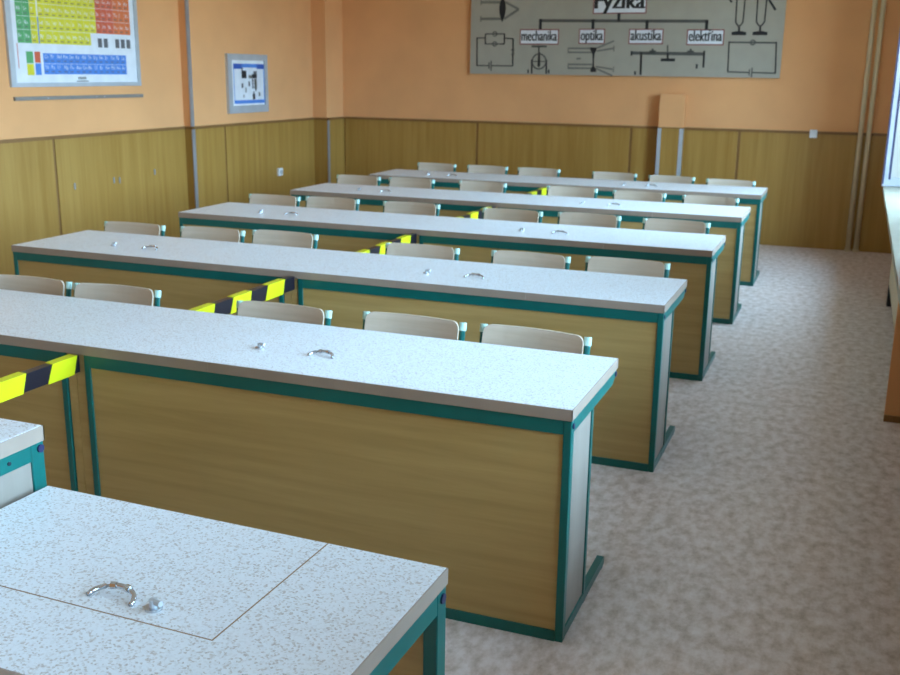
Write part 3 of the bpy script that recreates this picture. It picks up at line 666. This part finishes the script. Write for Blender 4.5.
# ------------------------------------------------------------------ periodic table on the left wall
def periodic_table():
    x0 = X1; sc = 1.0117
    py = lambda y: (y+2.8272)*sc-2.8272
    pz = lambda z: 1.7312+(z-1.7312)*sc
    ya, yb, za, zb = py(3.392), py(4.922), pz(1.580), pz(2.68)
    r = empty('periodic_table', (x0, ya-0.03, za+DZ-0.012), 0, 'framed periodic table of the elements on the left wall', 'poster')
    def put(mb, name, mat, parent=r):
        mb.v = [(x-x0, y-ya, z-za) for x, y, z in mb.v]
        return mb.build(name, mat, parent)
    fw = 0.042
    fr = MB().box(x0, x0+0.022, ya, yb, za, za+fw*0.75).box(x0, x0+0.022, ya, yb, zb-fw, zb).box(x0, x0+0.022, ya, ya+fw*1.3, za+fw*0.75, zb-fw).box(x0, x0+0.022, yb-fw, yb, za+fw*0.75, zb-fw)
    put(fr, 'frame', 'alu')
    put(MB().box(x0, x0+0.012, ya+0.03, yb-0.03, za+0.02, zb-0.02), 'sheet', 'paper')
    xs = (x0+0.012, x0+0.0135)
    # columns: 2 s-block, 10 d-block, 6 p-block
    P0 = py(3.500); cw = (py(4.825)-P0)/18.15
    col = lambda i: P0+cw*(i if i < 3 else i+0.15)
    rh = 0.1005; zbot = pz(1.905)
    sym = ['H,He', 'Li,Be,B,C,N,O,F,Ne', 'Na,Mg,Al,Si,P,S,Cl,Ar', 'K,Ca,Sc,Ti,V,Cr,Mn,Fe,Co,Ni,Cu,Zn,Ga,Ge,As,Se,Br,Kr', 'Rb,Sr,Y,Zr,Nb,Mo,Tc,Ru,Rh,Pd,Ag,Cd,In,Sn,Sb,Te,I,Xe',
           'Cs,Ba,Lu,Hf,Ta,W,Re,Os,Ir,Pt,Au,Hg,Tl,Pb,Bi,Po,At,Rn', 'Fr,Ra,Lr,Rf,Db,Sg,Bh,Hs,Mt,Ds,Rg']
    def cell(m, pts, *a): put(MB().prism(pts, *a), 'printed_cell', m)
    letters = []
    for p, s in enumerate(sym):
        s = s.split(','); z0 = zbot+(6-p)*rh
        for i, e in enumerate(s):
            if p == 0: c_ = 0 if i == 0 else 17
            elif p in (1, 2): c_ = i if i < 2 else i+10
            else: c_ = i
            m = 'pgreen' if c_ < 2 else 'pyellow' if c_ < 12 else ('pred' if c_ < 15 else 'porange')
            y = col(c_); g = 0.0016
            cell(m, [(y+g, z0+g), (y+cw-g, z0+g), (y+cw-g, z0+rh-g), (y+g, z0+rh-g)], 'x', *xs)
            letters.append((e, y, z0))
    for i, c_ in enumerate((12, 13, 15, 16, 17)):       # grey boxes of the last period
        y = col(c_); cell('pgrey', [(y+0.012, zbot-0.012), (y+cw-0.012, zbot-0.012), (y+cw-0.012, zbot+rh*0.62), (y+0.012, zbot+rh*0.62)], 'x', *xs)
    b0, b1, bz0, bz1 = py(3.752), py(4.745), pz(1.674), pz(1.836); bw = (b1-b0)/14; bh = (bz1-bz0)/2
    f1 = 'Ce,Pr,Nd,Pm,Sm,Eu,Gd,Tb,Dy,Ho,Er,Tm,Yb,La'.split(','); f2 = 'Th,Pa,U,Np,Pu,Am,Cm,Bk,Cf,Es,Fm,Md,No,Ac'.split(',')
    for j, f in enumerate((f2, f1)):
        for i, e in enumerate(f):
            y, z0 = b0+i*bw, bz0+j*bh
            cell('pblue', [(y+0.001, z0+0.0015), (y+bw-0.001, z0+0.0015), (y+bw-0.001, z0+bh-0.0015), (y+0.001, z0+bh-0.0015)], 'x', *xs)
            letters.append((e, y, z0))
    zt = zbot; y3 = col(3)-cw*0.15
    cell('pblue', [(y3+0.002, zt), (y3+cw*0.15, zt), (y3+cw*0.15, zt+2*rh), (y3+0.002, zt+2*rh)], 'x', *xs)
    for (m, ya_, yb_, z0, z1) in [('pgreen', 3.574, 3.645, 1.757, 1.845), ('pyellow', 3.574, 3.645, 1.668, 1.752), ('pred', 3.662, 3.722, 1.762, 1.845), ('pblue', 3.662, 3.722, 1.670, 1.757)]:
        cell(m, [(py(ya_), pz(z0)), (py(yb_), pz(z0)), (py(yb_), pz(z1)), (py(ya_), pz(z1))], 'x', *xs)
    # chemical symbols, printed light with a dark number line
    cu = bpy.data.curves.new('lettering', 'FONT'); ob = bpy.data.objects.new('lettering', cu); C.objects.link(ob)
    L = MB(); cache = {}
    for e, y, z0 in letters:
        cu.body = e; cu.size = 0.042; cu.resolution_u = 1
        dg = bpy.context.evaluated_depsgraph_get(); dg.update()
        me = bpy.data.meshes.new_from_object(ob.evaluated_get(dg))
        L.add([(x0+0.0142, y+0.008+v.co.x, z0+0.042+v.co.y) for v in me.vertices], [tuple(p.vertices) for p in me.polygons])
        bpy.data.meshes.remove(me)
    bpy.data.objects.remove(ob); bpy.data.curves.remove(cu)
    tag(put(L, 'symbols', 'paper'), kind='stuff')
    D_ = MB()
    for e, y, z0 in letters: D_.prism([(y+0.010, z0+0.018), (y+0.045, z0+0.018), (y+0.045, z0+0.025), (y+0.010, z0+0.025)], 'x', x0+0.0125, x0+0.0142)
    tag(put(D_, 'fine_print', 'pgrey'), kind='stuff')
    D_ = MB()
    for i in range(5): D_.prism([(py(4.13)+i*0.02, pz(1.635)), (py(4.13)+i*0.02+0.014, pz(1.635)), (py(4.13)+i*0.02+0.014, pz(1.655)), (py(4.13)+i*0.02, pz(1.655))], 'x', *xs)
    D_.prism([(py(4.11), pz(1.618)), (py(4.25), pz(1.618)), (py(4.25), pz(1.626)), (py(4.11), pz(1.626))], 'x', *xs)
    put(D_, 'caption_print', 'fadeink')
    D_ = MB().prism([(py(3.487), pz(1.72)), (py(3.493), pz(1.72)), (py(3.493), pz(1.90)), (py(3.487), pz(1.90))], 'x', *xs)
    put(D_, 'margin_print', 'pred')
    # metal rail below
    rl = empty('hanging_rail', (x0, py(3.386), pz(1.468)+DZ), 0, 'thin grey metal rail under the periodic table', 'rail')
    MB().box(0, 0.020, 0, py(4.914)-py(3.386), 0, 0.028).build('rail', 'dull', rl, 0.002)
    for q in (0.35, 0.92, 1.02): MB().tube([(0.020, q, 0.014), (0.023, q, 0.014)], 0.006, 8).build('screw', 'steel', rl)
periodic_table()

# ------------------------------------------------------------------ small framed poster on the left wall
def poster():
    x0 = X2; sc = 1.0222
    py = lambda y: (y+2.8272)*sc-2.8272
    pz = lambda z: 1.7312+(z-1.7312)*sc
    ya, yb, za, zb = py(6.045), py(6.785), pz(1.290), pz(1.866)
    r = empty('framed_poster', (x0, ya, za+DZ), 0, 'small framed poster with blue bands and dark pictures on the left wall', 'poster')
    def R_(a, b, c, d, x1, x2, name, mat, parent=r):
        m = MB().prism([(a, c), (b, c), (b, d), (a, d)], 'x', x1, x2); m.v = [(x-x0, y-ya, z-za) for x, y, z in m.v]
        return m.build(name, mat, parent)
    fw = 0.075
    m = MB().box(0, 0.03, 0, yb-ya, 0, fw).box(0, 0.03, 0, yb-ya, zb-za-fw*0.8, zb-za).box(0, 0.03, 0, fw, fw, zb-za-fw*0.8).box(0, 0.03, yb-ya-fw*0.7, yb-ya, fw, zb-za-fw*0.8)
    m.build('frame', 'alu', r)
    R_(ya+0.05, yb-0.04, za+0.04, zb-0.04, x0, x0+0.012, 'mat', 'white')
    a, b, c, d = py(6.163), py(6.732), pz(1.381), pz(1.772)
    pr_ = R_(a, b, c, d, x0+0.012, x0+0.014, 'print', 'paper')
    for (p, q, s, t, m) in [(6.163, 6.309, 1.722, 1.772, 'pdblue'), (6.30, 6.60, 1.735, 1.772, 'pblue'), (6.60, 6.732, 1.722, 1.772, 'pdblue'), (6.163, 6.732, 1.381, 1.415, 'pblue'), (6.163, 6.172, 1.415, 1.722, 'pblue'), (6.723, 6.732, 1.415, 1.722, 'pblue')]:
        R_(py(p), py(q), pz(s), pz(t), x0+0.014, x0+0.0155, 'colour_band', m, pr_)
    for (p, q, s, t, m) in [(6.309, 6.335, 1.70, 1.765, 'pgrey'), (6.309, 6.398, 1.63, 1.705, 'ink'), (6.44, 6.50, 1.63, 1.66, 'fadeink'), (6.50, 6.595, 1.63, 1.67, 'ink'), (6.53, 6.595, 1.67, 1.70, 'pgrey'), (6.50, 6.525, 1.525, 1.625, 'pgrey'), (6.54, 6.59, 1.52, 1.625, 'fadeink'), (6.56, 6.575, 1.50, 1.62, 'ink'),
                            (6.30, 6.335, 1.535, 1.58, 'pgrey'), (6.43, 6.46, 1.55, 1.60, 'pgrey'), (6.37, 6.39, 1.49, 1.54, 'fadeink'), (6.505, 6.55, 1.42, 1.475, 'ink'), (6.515, 6.54, 1.475, 1.50, 'pgrey'), (6.62, 6.65, 1.45, 1.49, 'fadeink'), (6.33, 6.345, 1.44, 1.47, 'fadeink')]:
        R_(py(p), py(q), pz(s), pz(t), x0+0.014, x0+0.0152, 'picture', m, pr_)
poster()
